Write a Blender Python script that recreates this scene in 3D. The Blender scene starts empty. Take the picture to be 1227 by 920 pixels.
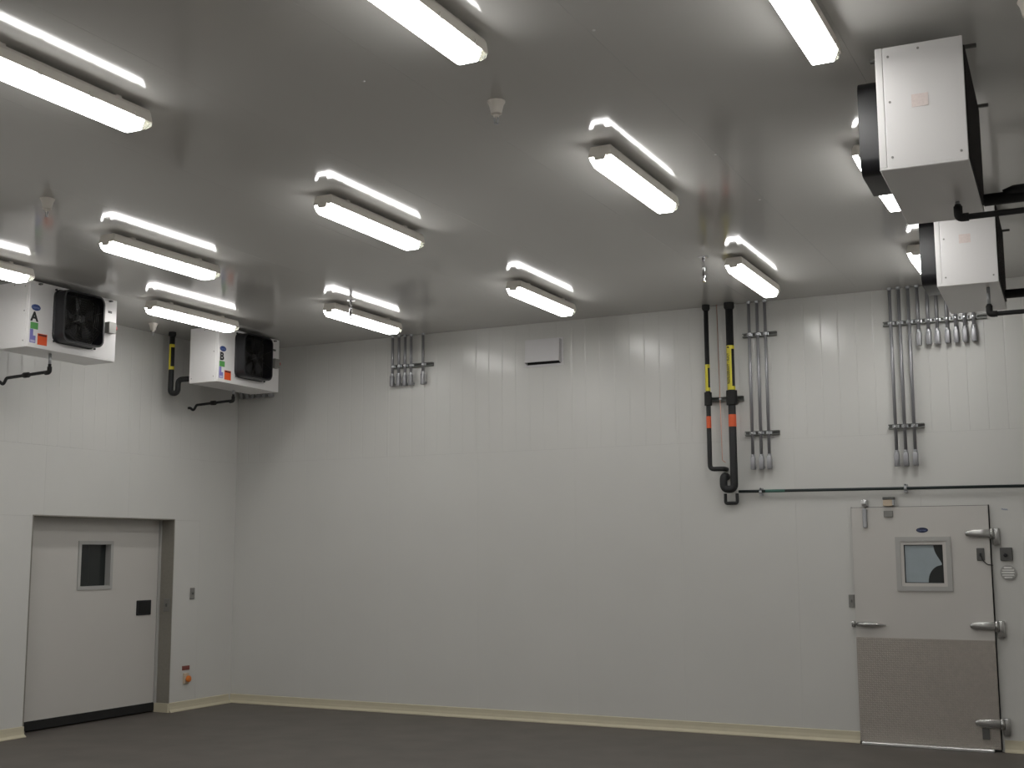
import bpy, bmesh, math, random
from mathutils import Vector, Matrix
random.seed(7)
S = bpy.context.scene
C = S.collection
PI = math.pi

# ------------------------------------------------------------------ camera
cam_d = bpy.data.cameras.new('camera')
cam = bpy.data.objects.new('camera', cam_d); C.objects.link(cam); S.camera = cam
YAW, PITCH, ROLL, FPX = math.radians(26.6906), math.radians(7.8727), math.radians(-0.2216), 1463.2
fw = Vector((-math.sin(YAW)*math.cos(PITCH), math.cos(YAW)*math.cos(PITCH), math.sin(PITCH)))
rt = Vector((math.cos(YAW), math.sin(YAW), 0)); up = rt.cross(fw)
rt, up = rt*math.cos(ROLL)+up*math.sin(ROLL), up*math.cos(ROLL)-rt*math.sin(ROLL)
M = Matrix((rt, up, -fw)).transposed().to_4x4(); M.translation = Vector((9.6569, -11.7520, 1.7374))
cam.matrix_world = M
cam_d.sensor_fit = 'HORIZONTAL'; cam_d.sensor_width = 36.0; cam_d.lens = FPX/1227*36.0
cam_d.clip_start = 0.05; cam_d.clip_end = 100

# ------------------------------------------------------------------ world, exposure, lamp strength
w = bpy.data.worlds.new('world'); S.world = w; w.use_nodes = True
w.node_tree.nodes['Background'].inputs[0].default_value = (0.02, 0.02, 0.02, 1)
S.view_settings.view_transform = 'Standard'; S.view_settings.look = 'None'
S.view_settings.gamma = 1.0; S.view_settings.use_curve_mapping = False
S.view_settings.exposure = 0.0
LAMP = 23.5            # radiance of the fluorescent lenses

H = 4.2; XR = 10.6; YF = -14.5

# ------------------------------------------------------------------ materials
MATS = {}
def mat(name, col, rough=0.5, metal=0.0, spec=0.5, noise=0.0, nscale=20.0, bump=0.0, bscale=60.0, coat=0.0, trans=0.0):
    m = bpy.data.materials.new(name); m.use_nodes = True
    nt = m.node_tree; b = nt.nodes['Principled BSDF']
    b.inputs['Base Color'].default_value = (*col, 1)
    b.inputs['Roughness'].default_value = rough; b.inputs['Metallic'].default_value = metal
    b.inputs['Specular IOR Level'].default_value = spec
    if coat: b.inputs['Coat Weight'].default_value = coat; b.inputs['Coat Roughness'].default_value = 0.08
    if trans: b.inputs['Transmission Weight'].default_value = trans
    if noise or bump:
        g = nt.nodes.new('ShaderNodeNewGeometry')
    if noise:
        n = nt.nodes.new('ShaderNodeTexNoise'); n.inputs['Scale'].default_value = nscale; n.inputs['Detail'].default_value = 6
        nt.links.new(g.outputs['Position'], n.inputs['Vector'])
        r = nt.nodes.new('ShaderNodeMapRange'); r.inputs[3].default_value = 1-noise; r.inputs[4].default_value = 1+noise
        nt.links.new(n.outputs['Fac'], r.inputs[0])
        mx = nt.nodes.new('ShaderNodeVectorMath'); mx.operation = 'SCALE'; mx.inputs[0].default_value = col
        nt.links.new(r.outputs[0], mx.inputs['Scale']); nt.links.new(mx.outputs[0], b.inputs['Base Color'])
    if bump:
        n2 = nt.nodes.new('ShaderNodeTexNoise'); n2.inputs['Scale'].default_value = bscale; n2.inputs['Detail'].default_value = 3
        nt.links.new(g.outputs['Position'], n2.inputs['Vector'])
        bp = nt.nodes.new('ShaderNodeBump'); bp.inputs['Strength'].default_value = bump; bp.inputs['Distance'].default_value = 0.01
        nt.links.new(n2.outputs['Fac'], bp.inputs['Height']); nt.links.new(bp.outputs[0], b.inputs['Normal'])
    MATS[name] = m
    return m

def ribbed(name, col, axis, pitch, rough, depth):
    """white sheet with fine vertical roll-formed ribs (relief only)"""
    m = mat(name, col, rough, noise=0.03, nscale=1.5)
    nt = m.node_tree; b = nt.nodes['Principled BSDF']
    g = nt.nodes.new('ShaderNodeNewGeometry'); s = nt.nodes.new('ShaderNodeSeparateXYZ')
    nt.links.new(g.outputs['Position'], s.inputs[0])
    d = nt.nodes.new('ShaderNodeMath'); d.operation = 'DIVIDE'; d.inputs[1].default_value = pitch
    nt.links.new(s.outputs[axis], d.inputs[0])
    f = nt.nodes.new('ShaderNodeMath'); f.operation = 'PINGPONG'; f.inputs[1].default_value = 0.5
    nt.links.new(d.outputs[0], f.inputs[0])
    r = nt.nodes.new('ShaderNodeMapRange'); r.interpolation_type = 'SMOOTHSTEP'
    r.inputs[1].default_value = 0.0; r.inputs[2].default_value = 0.05
    nt.links.new(f.outputs[0], r.inputs[0])
    n2 = nt.nodes.new('ShaderNodeTexNoise'); n2.inputs['Scale'].default_value = 2.2; n2.inputs['Detail'].default_value = 2
    nt.links.new(g.outputs['Position'], n2.inputs['Vector'])
    b2 = nt.nodes.new('ShaderNodeBump'); b2.inputs['Strength'].default_value = 0.22; b2.inputs['Distance'].default_value = 0.02
    nt.links.new(n2.outputs['Fac'], b2.inputs['Height'])
    bp = nt.nodes.new('ShaderNodeBump'); bp.inputs['Strength'].default_value = 0.8; bp.inputs['Distance'].default_value = depth
    nt.links.new(r.outputs[0], bp.inputs['Height']); nt.links.new(b2.outputs[0], bp.inputs['Normal'])
    nt.links.new(bp.outputs[0], b.inputs['Normal'])
    return m

WALL = (0.68, 0.675, 0.65)
wall_up_x = ribbed('wall_sheet_ribbed_x', WALL, 0, 0.165, 0.22, 0.0020)
wall_up_y = ribbed('wall_sheet_ribbed_y', WALL, 1, 0.165, 0.22, 0.0020)
wall_lo = ribbed('wall_sheet_smooth', WALL, 0, 50.0, 0.25, 0.0)
wall_core = mat('wall_joint_sealant', (0.56, 0.555, 0.53), 0.6)
ceil_m = mat('ceiling_gloss_white', (0.60, 0.59, 0.565), 0.10, bump=0.02, bscale=1.6, noise=0.02, nscale=0.8)
floor_m = mat('floor_sealed_concrete', (0.120, 0.107, 0.096), 0.55, noise=0.30, nscale=2.6, bump=0.08, bscale=40)
cove_m = mat('cove_base_cream', (0.62, 0.57, 0.43), 0.45, noise=0.05, nscale=8)
white_m = mat('white_enamel', (0.76, 0.745, 0.74), 0.28)
door_m = mat('door_white_skin', (0.62, 0.60, 0.57), 0.38, noise=0.02, nscale=3)
black_m = mat('black_plastic', (0.012, 0.012, 0.015), 0.38)
rubber_m = mat('black_rubber', (0.012, 0.012, 0.012), 0.7)
foam_m = mat('black_pipe_insulation', (0.016, 0.017, 0.018), 0.62, noise=0.25, nscale=30)
green_pipe_m = mat('dark_green_painted_pipe', (0.012, 0.022, 0.022), 0.4)
galv_m = mat('galvanized_steel', (0.47, 0.48, 0.50), 0.38, metal=0.75, noise=0.15, nscale=40)
emt_m = mat('conduit_grey', (0.36, 0.36, 0.38), 0.42, metal=0.55)
strut_m = mat('strut_steel', (0.17, 0.175, 0.165), 0.42, metal=0.7)
chrome_m = mat('chrome', (0.72, 0.72, 0.74), 0.14, metal=1.0)
cast_m = mat('polished_cast_metal', (0.50, 0.50, 0.49), 0.25, metal=0.95)
grey_box_m = mat('grey_plate', (0.27, 0.265, 0.25), 0.45, metal=0.3)
dark_box_m = mat('dark_grey_plate', (0.12, 0.12, 0.115), 0.5, metal=0.2)
jamb_m = mat('jamb_galvanized', (0.30, 0.285, 0.25), 0.5, metal=0.35, noise=0.12, nscale=30)
frame_m = mat('window_frame_grey', (0.46, 0.455, 0.44), 0.4)
glass_dark_m = mat('dark_glass', (0.018, 0.022, 0.022), 0.06, spec=0.6)
frost_m = mat('frosted_condensation', (0.36, 0.42, 0.45), 0.5, noise=0.08, nscale=14)
housing_m = mat('lamp_housing_grey', (0.78, 0.74, 0.68), 0.45)
clear_m = mat('lens_clear_acrylic', (0.86, 0.88, 0.82), 0.18, trans=0.75)
copper_m = mat('copper_tube', (0.62, 0.33, 0.24), 0.3, metal=0.8)
yellow_m = mat('yellow_label', (0.72, 0.62, 0.04), 0.45)
orange_band_m = mat('orange_band', (0.82, 0.13, 0.04), 0.45)
ink_m = mat('black_ink', (0.012, 0.012, 0.012), 0.5)
blue_m = mat('blue_emblem', (0.022, 0.05, 0.20), 0.35)
navy_m = mat('navy_emblem', (0.012, 0.016, 0.06), 0.35)
paleblue_m = mat('pale_blue_ink', (0.20, 0.26, 0.45), 0.4)
green_m = mat('green_sticker', (0.10, 0.36, 0.09), 0.45)
purple_m = mat('violet_sticker', (0.20, 0.19, 0.50), 0.45)
lilac_m = mat('lilac_sticker', (0.50, 0.48, 0.66), 0.45)
orange_m = mat('orange_sticker', (0.78, 0.10, 0.02), 0.45)
maroon_m = mat('maroon_heading', (0.12, 0.02, 0.015), 0.5)
pink_m = mat('faded_warning_label', (0.73, 0.64, 0.61), 0.5, noise=0.14, nscale=90)
red_m = mat('red_plastic', (0.45, 0.04, 0.03), 0.4)
brownred_m = mat('brown_red_plate', (0.22, 0.06, 0.05), 0.5)
knob_orange_m = mat('orange_knob', (0.80, 0.22, 0.03), 0.35)
tan_m = mat('tan_box', (0.60, 0.50, 0.38), 0.5)
alum_m = mat('bright_aluminium', (0.88, 0.88, 0.88), 0.30, metal=0.8)
vent_m = mat('vent_white', (0.70, 0.69, 0.70), 0.45)
sprk_m = mat('sprinkler_white', (0.82, 0.77, 0.70), 0.4)
coil_m = mat('coil_fins_dark', (0.045, 0.040, 0.040), 0.5, metal=0.5)
blade_m = mat('fan_blade_grey', (0.012, 0.012, 0.015), 0.5)
brass_m = mat('guard_wire', (0.02, 0.018, 0.014), 0.35, metal=0.6)
louver_white_m = mat('louver_white', (0.88, 0.87, 0.85), 0.35)
# diamond tread plate: base metal, lugs are real geometry
plate_m = mat('tread_plate', (0.46, 0.425, 0.385), 0.40, metal=0.5, noise=0.12, nscale=25)
lens_m = bpy.data.materials.new('lamp_lens_lit'); lens_m.use_nodes = True
_nt = lens_m.node_tree; _nt.nodes.remove(_nt.nodes['Principled BSDF'])
_e = _nt.nodes.new('ShaderNodeEmission'); _e.inputs[0].default_value = (1.0, 0.988, 0.96, 1); _e.inputs[1].default_value = LAMP
_nt.links.new(_e.outputs[0], _nt.nodes['Material Output'].inputs[0])

lens_side_m = lens_m.copy(); lens_side_m.name = 'lamp_lens_side_lit'
[n for n in lens_side_m.node_tree.nodes if n.type == 'EMISSION'][0].inputs[1].default_value = LAMP*0.42
# ------------------------------------------------------------------ helpers
def obj(name, data, m=None, parent=None, loc=None):
    if isinstance(data, bmesh.types.BMesh):
        me = bpy.data.meshes.new(name); data.to_mesh(me); data.free()
    else: me = data
    if m is not None and len(me.materials) == 0: me.materials.append(m)
    o = bpy.data.objects.new(name, me); C.objects.link(o)
    if parent is not None: o.parent = parent
    if loc is not None: o.location = loc
    return o
def empty(name, loc=(0, 0, 0), rz=0.0):
    o = bpy.data.objects.new(name, None); C.objects.link(o); o.location = loc; o.rotation_euler = (0, 0, rz)
    o.empty_display_size = 0.05
    return o
def tag(o, label, cat=None, group=None, kind=None):
    o['label'] = label
    if cat: o['category'] = cat
    if group: o['group'] = group
    if kind: o['kind'] = kind
    return o
def box(bm, x0, x1, y0, y1, z0, z1, bev=0.0, seg=1):
    r = bmesh.ops.create_cube(bm, size=1.0)
    vs = r['verts']
    for v in vs:
        v.co = Vector(((x0+x1)/2+v.co.x*(x1-x0), (y0+y1)/2+v.co.y*(y1-y0), (z0+z1)/2+v.co.z*(z1-z0)))
    if bev:
        es = list({e for v in vs for e in v.link_edges})
        bmesh.ops.bevel(bm, geom=es, offset=bev, segments=seg, affect='EDGES', profile=0.5)
    return bm
def mbox(*a, **k):
    return box(bmesh.new(), *a, **k)
def smooth(bm, ang=40):
    bm.normal_update()
    for f in bm.faces: f.smooth = True
    for e in bm.edges:
        if len(e.link_faces) == 2 and e.calc_face_angle(0) > math.radians(ang): e.smooth = False
    return bm
def fillet(pts, r, n=6):
    pts = [Vector(p) for p in pts]; out = [pts[0]]
    for i in range(1, len(pts)-1):
        a, b, c = pts[i-1], pts[i], pts[i+1]
        u = (a-b); v = (c-b); lu, lv = u.length, v.length; u.normalize(); v.normalize()
        ang = u.angle(v)
        if ang > PI-0.02: out.append(b); continue
        d = min(r/math.tan(ang/2), lu*0.49, lv*0.49)
        p, q = b+u*d, b+v*d
        for k in range(n+1):
            t = k/n; out.append(p*(1-t)**2+b*2*t*(1-t)+q*t*t)
    out.append(pts[-1]); return out
def tube(bm, pts, r, n=12, fil=0.0, cap=True):
    pts = fillet(pts, fil) if fil else [Vector(p) for p in pts]
    rads = r if isinstance(r, (list, tuple)) else [r]*len(pts)
    t0 = (pts[1]-pts[0]).normalized()
    ref = Vector((0, 0, 1)) if abs(t0.z) < 0.9 else Vector((1, 0, 0))
    nrm = t0.cross(ref).normalized(); prev = t0; rings = []
    for i, p in enumerate(pts):
        if i == 0: t = t0
        elif i == len(pts)-1: t = (pts[i]-pts[i-1]).normalized()
        else: t = ((pts[i]-pts[i-1]).normalized()+(pts[i+1]-pts[i]).normalized()).normalized()
        q = prev.rotation_difference(t); nrm = q @ nrm; prev = t
        bn = t.cross(nrm).normalized()
        rings.append([bm.verts.new(p+(nrm*math.cos(2*PI*k/n)+bn*math.sin(2*PI*k/n))*rads[i]) for k in range(n)])
    for a, b in zip(rings, rings[1:]):
        for k in range(n):
            f = bm.faces.new((a[k], a[(k+1) % n], b[(k+1) % n], b[k])); f.smooth = True
    if cap:
        bm.faces.new(list(reversed(rings[0]))); bm.faces.new(rings[-1])
    return bm
def mtube(*a, **k):
    bm = tube(bmesh.new(), *a, **k); bmesh.ops.recalc_face_normals(bm, faces=bm.faces); return bm
def lathe(bm, prof, n=20, origin=(0, 0, 0), axis='z'):
    """profile [(r, h)...] around an axis"""
    o = Vector(origin); rings = []
    def P(r, h, a):
        c, s = math.cos(a)*r, math.sin(a)*r
        return o+{'z': Vector((c, s, h)), 'x': Vector((h, c, s)), 'y': Vector((c, h, s))}[axis]
    for r, h in prof:
        if r < 1e-6: rings.append([bm.verts.new(P(0, h, 0))])
        else: rings.append([bm.verts.new(P(r, h, 2*PI*k/n)) for k in range(n)])
    for a, b in zip(rings, rings[1:]):
        for k in range(n):
            va = [a[k % len(a)], a[(k+1) % n % len(a)], b[(k+1) % n % len(b)], b[k % len(b)]]
            va = list(dict.fromkeys(va))
            if len(va) > 2:
                f = bm.faces.new(va)
    if len(rings[0]) > 1: bm.faces.new(rings[0])
    if len(rings[-1]) > 1: bm.faces.new(rings[-1])
    bmesh.ops.recalc_face_normals(bm, faces=bm.faces)
    return smooth(bm, 35)
def prism(bm, poly, d0, d1, fr):
    """extrude a 2-D polygon; fr(u, v, d) -> point"""
    a = [bm.verts.new(fr(u, v, d0)) for u, v in poly]; b = [bm.verts.new(fr(u, v, d1)) for u, v in poly]
    n = len(poly)
    bm.faces.new(a); bm.faces.new(b)
    for k in range(n): bm.faces.new((a[k], a[(k+1) % n], b[(k+1) % n], b[k]))
    bmesh.ops.recalc_face_normals(bm, faces=bm.faces)
    return bm
def rrect(w, h, r, n=5, cx=0, cy=0):
    out = []
    for sx, sy, a0 in ((1, 1, 0), (-1, 1, PI/2), (-1, -1, PI), (1, -1, 1.5*PI)):
        for k in range(n+1):
            a = a0+PI/2*k/n
            out.append((cx+sx*(w/2-r)+r*math.cos(a), cy+sy*(h/2-r)+r*math.sin(a)))
    return out
def ellipse(a, b, n=28, cx=0, cy=0):
    return [(cx+a*math.cos(2*PI*k/n), cy+b*math.sin(2*PI*k/n)) for k in range(n)]
def wall_b(u, v, d): return Vector((u, -d, v))      # facing -y (back wall), d = out of the wall
def wall_l(u, v, d): return Vector((d, u, v))       # facing +x (left wall)
def text_mesh(s, size, right, upv, origin, bold=0.0, sx=1.0, depth=0.001):
    cu = bpy.data.curves.new('lettering', 'FONT'); cu.body = s; cu.size = size; cu.align_x = 'CENTER'; cu.align_y = 'CENTER'
    cu.extrude = depth; cu.offset = bold; cu.resolution_u = 3
    t = bpy.data.objects.new('lettering', cu); C.objects.link(t)
    dg = bpy.context.evaluated_depsgraph_get(); dg.update()
    me = bpy.data.meshes.new_from_object(t.evaluated_get(dg))
    bpy.data.objects.remove(t); bpy.data.curves.remove(cu)
    r = Vector(right).normalized(); u = Vector(upv).normalized(); n = r.cross(u)
    xs = [v.co.x for v in me.vertices]; ys = [v.co.y for v in me.vertices]
    me.transform(Matrix.Translation((-(min(xs)+max(xs))/2, -(min(ys)+max(ys))/2, 0)))
    mm = Matrix((r*sx, u, n)).transposed().to_4x4(); mm.translation = Vector(origin)
    me.transform(mm); me.materials.clear()
    return me
def copy_tree(o, parent=None):
    c = o.copy(); C.objects.link(c); c.parent = parent
    for ch in list(o.children): copy_tree(ch, c)
    return c

# ================================================================== THE SETTING
tag(obj('floor', mbox(-0.9, XR+0.2, YF-0.2, 0.2, -0.15, 0.0), floor_m), 'dark grey-brown sealed concrete floor', 'floor', kind='structure')

# ceiling: backing slab with long glossy panels that run towards the back wall
ceil = tag(obj('ceiling', mbox(-0.2, XR+0.2, YF-0.2, 0.2, H+0.03, H+0.2), wall_core), 'glossy white insulated-panel ceiling with long joints', 'ceiling', kind='structure')
edges = [0.0]+[0.08+1.06*k for k in range(1, 10)]+[XR]
for a, b in zip(edges, edges[1:]):
    bm = mbox(a+0.0005, b-0.0005, YF, 0.0, H, H+0.03)
    obj('ceiling_panel', bm, ceil_m, ceil)
for x, y in ((7.53, -6.64), (6.205, -6.607), (7.49, -4.6), (7.47, -3.5)):
    obj('screw_cap', lathe(bmesh.new(), [(0.008, H-0.001), (0.008, H-0.004), (0.0, H-0.006)], 10, (x, y, 0)), white_m, ceil)

SEAM = 2.824
def panel_wall(name, label, rects, backs, thick_fr, mup, mlo):
    bm = bmesh.new()
    for r in backs: prism(bm, [(r[0], r[2]), (r[1], r[2]), (r[1], r[3]), (r[0], r[3])], -0.20, -0.03, thick_fr)
    w_ = tag(obj(name, bm, wall_core), label, 'wall', kind='structure')
    for (u0, u1, v0, v1) in rects:
        g = 0.0004
        bm = prism(bmesh.new(), [(u0+g, v0+g), (u1-g, v0+g), (u1-g, v1-g), (u0+g, v1-g)], -0.03, 0.0, thick_fr)
        obj('wall_panel', bm, mup if v0 >= SEAM-0.01 else mlo, w_)
    return w_
def grid(u0, u1, start, step, hole=None):
    xs = [u0]; x = start
    while x < u1-0.05:
        if x > u0+0.05: xs.append(x)
        x += step
    xs.append(u1); out = []
    for a, b in zip(xs, xs[1:]):
        out.append((a, b, SEAM, H))
        if hole and b > hole[0] and a < hole[1]:
            out.append((a, b, hole[2], SEAM))
            if a < hole[0]-0.01: out.append((a, hole[0], 0, hole[2]))
            if b > hole[1]+0.01: out.append((hole[1], b, 0, hole[2]))
        else: out.append((a, b, 0, SEAM))
    return out
DY0, DY1, DZ = -3.057, -1.062, 2.118      # sliding-door opening in the left wall
panel_wall('wall_back', 'back wall of tall white ribbed panels behind the grey conduits', grid(0.0, XR, 1.02, 1.155), [(-0.2, XR+0.2, -0.1, H+0.1)], wall_b, wall_up_x, wall_lo)
panel_wall('wall_left', 'left wall of white panels with the recessed sliding door', grid(YF, 0.0, -13.33, 1.155, (DY0, DY1, DZ)),
           [(YF, DY0-0.012, -0.1, H+0.1), (DY1+0.012, 0.03, -0.1, H+0.1), (DY0-0.012, DY1+0.012, DZ+0.012, H+0.1)], wall_l, wall_up_y, wall_lo)
panel_wall('wall_right', 'plain right wall of white panels', grid(YF, 0.0, -13.33, 1.155), [(YF-0.2, 0.2, -0.1, H+0.1)], lambda u, v, d: Vector((XR-d, u, v)), wall_up_y, wall_lo)
panel_wall('wall_front', 'plain front wall of white panels opposite the conduit wall', grid(0.0, XR, 1.02, 1.155), [(-0.2, XR+0.2, -0.1, H+0.1)], lambda u, v, d: Vector((u, YF+d, v)), wall_up_x, wall_lo)

# cove bases
RD0, RD1 = 7.325, 8.525     # hinged-door leaf on the back wall
def cove(name, u0, u1, fr, label):
    # profile (out, height): sloped cream cove with a light toe
    bm = bmesh.new(); pr = [(0.0, 0.0), (0.045, 0.0), (0.045, 0.008), (0.018, 0.028), (0.012, 0.06), (0.010, 0.098), (0.0, 0.102)]
    a = [bm.verts.new(fr(u0, v, d)) for d, v in pr]; b = [bm.verts.new(fr(u1, v, d)) for d, v in pr]
    bm.faces.new(a); bm.faces.new(b)
    for k in range(len(pr)): bm.faces.new((a[k], a[(k+1) % len(pr)], b[(k+1) % len(pr)], b[k]))
    bmesh.ops.recalc_face_normals(bm, faces=bm.faces)
    return tag(obj(name, bm, cove_m), label, 'baseboard', kind='structure')
cove('baseboard_back', 0.0, RD0-0.005, wall_b, 'cream cove base along the back wall up to the hinged door')
cove('baseboard_right', RD1+0.03, XR, wall_b, 'cream cove base to the hinge side of the tread-plate door')
cove('baseboard_left', DY1, -0.046, wall_l, 'cream cove base between the sliding door and the corner')
cove('baseboard_front', YF, DY0, wall_l, 'cream cove base on the left wall before the sliding door')

# --- sliding door in its recess
RX = -0.20
j = tag(obj('trim_1', mbox(-0.30, 0.004, DY1-0.001, DY1+0.012, 0.0, DZ), jamb_m), 'grey galvanized jamb reveal of the sliding door', 'trim', kind='structure')
obj('edge_strip', mbox(RX+0.005, RX+0.030, DY1-0.022, DY1-0.001, 0.10, DZ), frame_m, j)
bx = mbox(-0.19, 0.012, DY1-0.018, DY1-0.0015, 0.0, 0.10); obj('jamb_base', bx, cove_m, j)
pl = obj('switch_plate', mbox(-0.105, -0.02, DY1-0.010, DY1-0.001, 1.10, 1.245, bev=0.003), grey_box_m, j)
obj('switch_button', mbox(-0.075, -0.05, DY1-0.016, DY1-0.010, 1.155, 1.19, bev=0.003), dark_box_m, pl)
tag(obj('trim_2', mbox(-0.30, 0.004, DY0-0.012, DY0+0.001, 0.0, DZ), jamb_m), 'thin galvanized jamb on the far-from-corner side of the sliding door', 'trim', kind='structure')
tag(obj('trim_3', mbox(-0.30, 0.004, DY0-0.012, DY1+0.012, DZ, DZ+0.012), jamb_m), 'galvanized head trim over the sliding door', 'trim', kind='structure')
d1 = tag(empty('door_1', (RX, (DY0+DY1)/2, 0.0)), 'white sliding cold-room door with small window and black pull', 'door', kind='structure')
def local(o, bm, m, name, parent):      # mesh given in world space, put under an empty
    me = bpy.data.meshes.new(name)
    if isinstance(bm, bmesh.types.BMesh): bm.to_mesh(me); bm.free()
    else: me = bm
    T = Matrix.Translation(-Vector(o.location)); me.transform(T); me.materials.append(m)
    c = bpy.data.objects.new(name, me); C.objects.link(c); c.parent = parent
    return c
# leaf with a real window opening
WY0, WY1, WZ0, WZ1 = -2.235, -1.815, 1.405, 1.845
bm = bmesh.new()
L0, L1 = DY0-0.15, DY1-0.004
for r in ((L0, WY0, 0.105, DZ+0.05), (WY1, L1, 0.105, DZ+0.05), (WY0, WY1, 0.105, WZ0), (WY0, WY1, WZ1, DZ+0.05)):
    box(bm, RX-0.10, RX, r[0], r[1], r[2], r[3])
local(d1, bm, door_m, 'leaf', d1)
local(d1, mbox(RX-0.08, RX+0.006, L0, L1-0.004, 0.015, 0.106), rubber_m, 'bottom_seal', d1)
# dark gasket at head
local(d1, mbox(RX-0.08, RX+0.004, L1-0.014, L1, 0.10, DZ+0.02), rubber_m, 'edge_gasket', d1)
bm = bmesh.new()
fw_ = 0.035
for r in ((WY0-fw_, WY0+0.002, WZ0-fw_, WZ1+fw_), (WY1-0.002, WY1+fw_, WZ0-fw_, WZ1+fw_), (WY0, WY1, WZ0-fw_, WZ0+0.002), (WY0, WY1, WZ1-0.002, WZ1+fw_)):
    box(bm, RX-0.09, RX+0.012, r[0], r[1], r[2], r[3])
wf = local(d1, bm, frame_m, 'window_frame', d1)
local(d1, mbox(RX-0.075, RX-0.065, WY0, WY1, WZ0, WZ1), glass_dark_m, 'pane', wf)
for k in range(11):
    z = WZ0+0.03+k*0.036
    local(d1, mbox(RX-0.098, RX-0.084, WY0+0.01, WY1-0.01, z, z+0.022), dark_box_m, 'blind_slat', wf)
hp = local(d1, mbox(RX-0.005, RX+0.012, -1.395, -1.175, 1.07, 1.232, bev=0.004), black_m, 'pull_plate', d1)
local(d1, mbox(RX+0.012, RX+0.016, -1.37, -1.20, 1.09, 1.212, bev=0.003), rubber_m, 'pull_cup', hp)
# unseen backing added behind the door leaf to stop light leaks
tag(obj('wall_light_block', mbox(-0.50, -0.42, DY0-0.5, DY1+0.3, -0.1, 2.6), wall_core), 'unseen added panel blocking light behind the sliding door leaf', 'wall', kind='structure')

# --- hinged door with tread plate on the back wall
d2 = tag(empty('door_2', ((RD0+RD1)/2, 0.0, 0.0)), 'white hinged cold-room door with tread plate and frosted window', 'door', kind='structure')
P0 = -0.045   # leaf face
GX0, GX1, GZ0, GZ1 = 7.785, 8.125, 1.452, 1.797      # glass
bm = bmesh.new()
for r in ((RD0, GX0-0.03, 0.022, 2.143), (GX1+0.03, RD1, 0.022, 2.143), (GX0-0.03, GX1+0.03, 0.022, GZ0-0.03), (GX0-0.03, GX1+0.03, GZ1+0.03, 2.143)):
    box(bm, r[0], r[1], P0, -0.002, r[2], r[3])
bmesh.ops.remove_doubles(bm, verts=bm.verts, dist=1e-5)
local(d2, bm, door_m, 'leaf', d2)
bm = bmesh.new()
for r in ((RD0-0.005, RD0, 0.02, 2.15), (RD1, RD1+0.009, 0.02, 2.15), (RD0-0.006, RD1+0.009, 2.143, 2.147)):
    box(bm, r[0], r[1], -0.022, -0.001, r[2], r[3])
local(d2, bm, rubber_m, 'gasket', d2)
local(d2, mbox(RD0+0.01, RD1+0.005, -0.040, -0.003, 0.006, 0.024), rubber_m, 'sweep', d2)
kp = local(d2, mbox(RD0, RD1, P0-0.004, P0, 0.025, 0.955), plate_m, 'tread_plate', d2)
bm = bmesh.new()            # diamond lugs, alternating directions
nx, nz = 60, 46
for i in range(nx):
    for k in range(nz):
        cx = RD0+0.012+i*(RD1-RD0-0.024)/(nx-1); cz = 0.037+k*(0.955-0.05)/(nz-1)
        s = 1 if (i+k) % 2 == 0 else -1
        a = s*PI/4; l, h = 0.0115, 0.0048
        ca, sa = math.cos(a), math.sin(a)
        pts = [(l, 0), (0, h), (-l, 0), (0, -h)]
        base = [bm.verts.new((cx+u*ca-v*sa, P0-0.004, cz+u*sa+v*ca)) for u, v in pts]
        top = bm.verts.new((cx, P0-0.0078, cz))
        for q in range(4): bm.faces.new((base[q], base[(q+1) % 4], top))
bmesh.ops.recalc_face_normals(bm, faces=bm.faces)
lug = local(d2, bm, plate_m, 'tread_lugs', kp); lug['kind'] = 'stuff'
# window in the leaf
def ring_frame(x0, x1, z0, z1, t, ya, yb):
    bm = bmesh.new()
    for r in ((x0-t, x0, z0-t, z1+t), (x1, x1+t, z0-t, z1+t), (x0, x1, z0-t, z0), (x0, x1, z1, z1+t)):
        box(bm, r[0], r[1], ya, yb, r[2], r[3])
    return bm
wf = local(d2, ring_frame(GX0-0.03, GX1+0.03, GZ0-0.03, GZ1+0.03, 0.042, P0-0.014, P0), frame_m, 'window_frame', d2)
local(d2, ring_frame(GX0, GX1, GZ0, GZ1, 0.034, P0-0.006, P0+0.03), door_m, 'inner_frame', wf)
local(d2, ring_frame(GX0+0.006, GX1-0.006, GZ0+0.006, GZ1-0.006, 0.006, P0+0.003, P0+0.012), rubber_m, 'glazing_gasket', wf)
local(d2, mbox(GX0, GX1, P0+0.012, P0+0.02, GZ0, GZ1), glass_dark_m, 'pane', wf)
# frosted film with two clear arcs at the right
W_, H_ = GX1-GX0-0.012, GZ1-GZ0-0.012
x0, z0 = GX0+0.006, GZ0+0.006
poly = [(0, 0), (0.60, 0)]
for k in range(1, 9):                     # lower clear quarter bulge
    t = k/9; a = t*PI/2
    poly.append((0.60+0.36*(1-math.cos(a)), 0.0+0.46*math.sin(a)))
poly += [(0.97, 0.47), (0.97, 0.52)]
for k in range(1, 8):
    t = k/8; poly.append((0.97-0.20*math.sin(t*PI/2)**1.1, 0.52+0.48*t))
poly += [(0.77, 1.0), (0, 1.0)]
local(d2, prism(bmesh.new(), [(x0+u*W_, z0+v*H_) for u, v in poly], -(P0+0.012), -(P0+0.0105), wall_b), frost_m, 'frost_film', wf)
# oval emblem
em = local(d2, prism(bmesh.new(), ellipse(0.052, 0.023, cx=7.955, cy=1.929), -P0, -P0+0.003, wall_b), navy_m, 'emblem', d2)
local(d2, text_mesh('Carrier', 0.026, (1, 0, 0), (0, 0, 1), (7.955, P0-0.0032, 1.929), depth=0.0004), paleblue_m, 'emblem_lettering', em)
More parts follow.
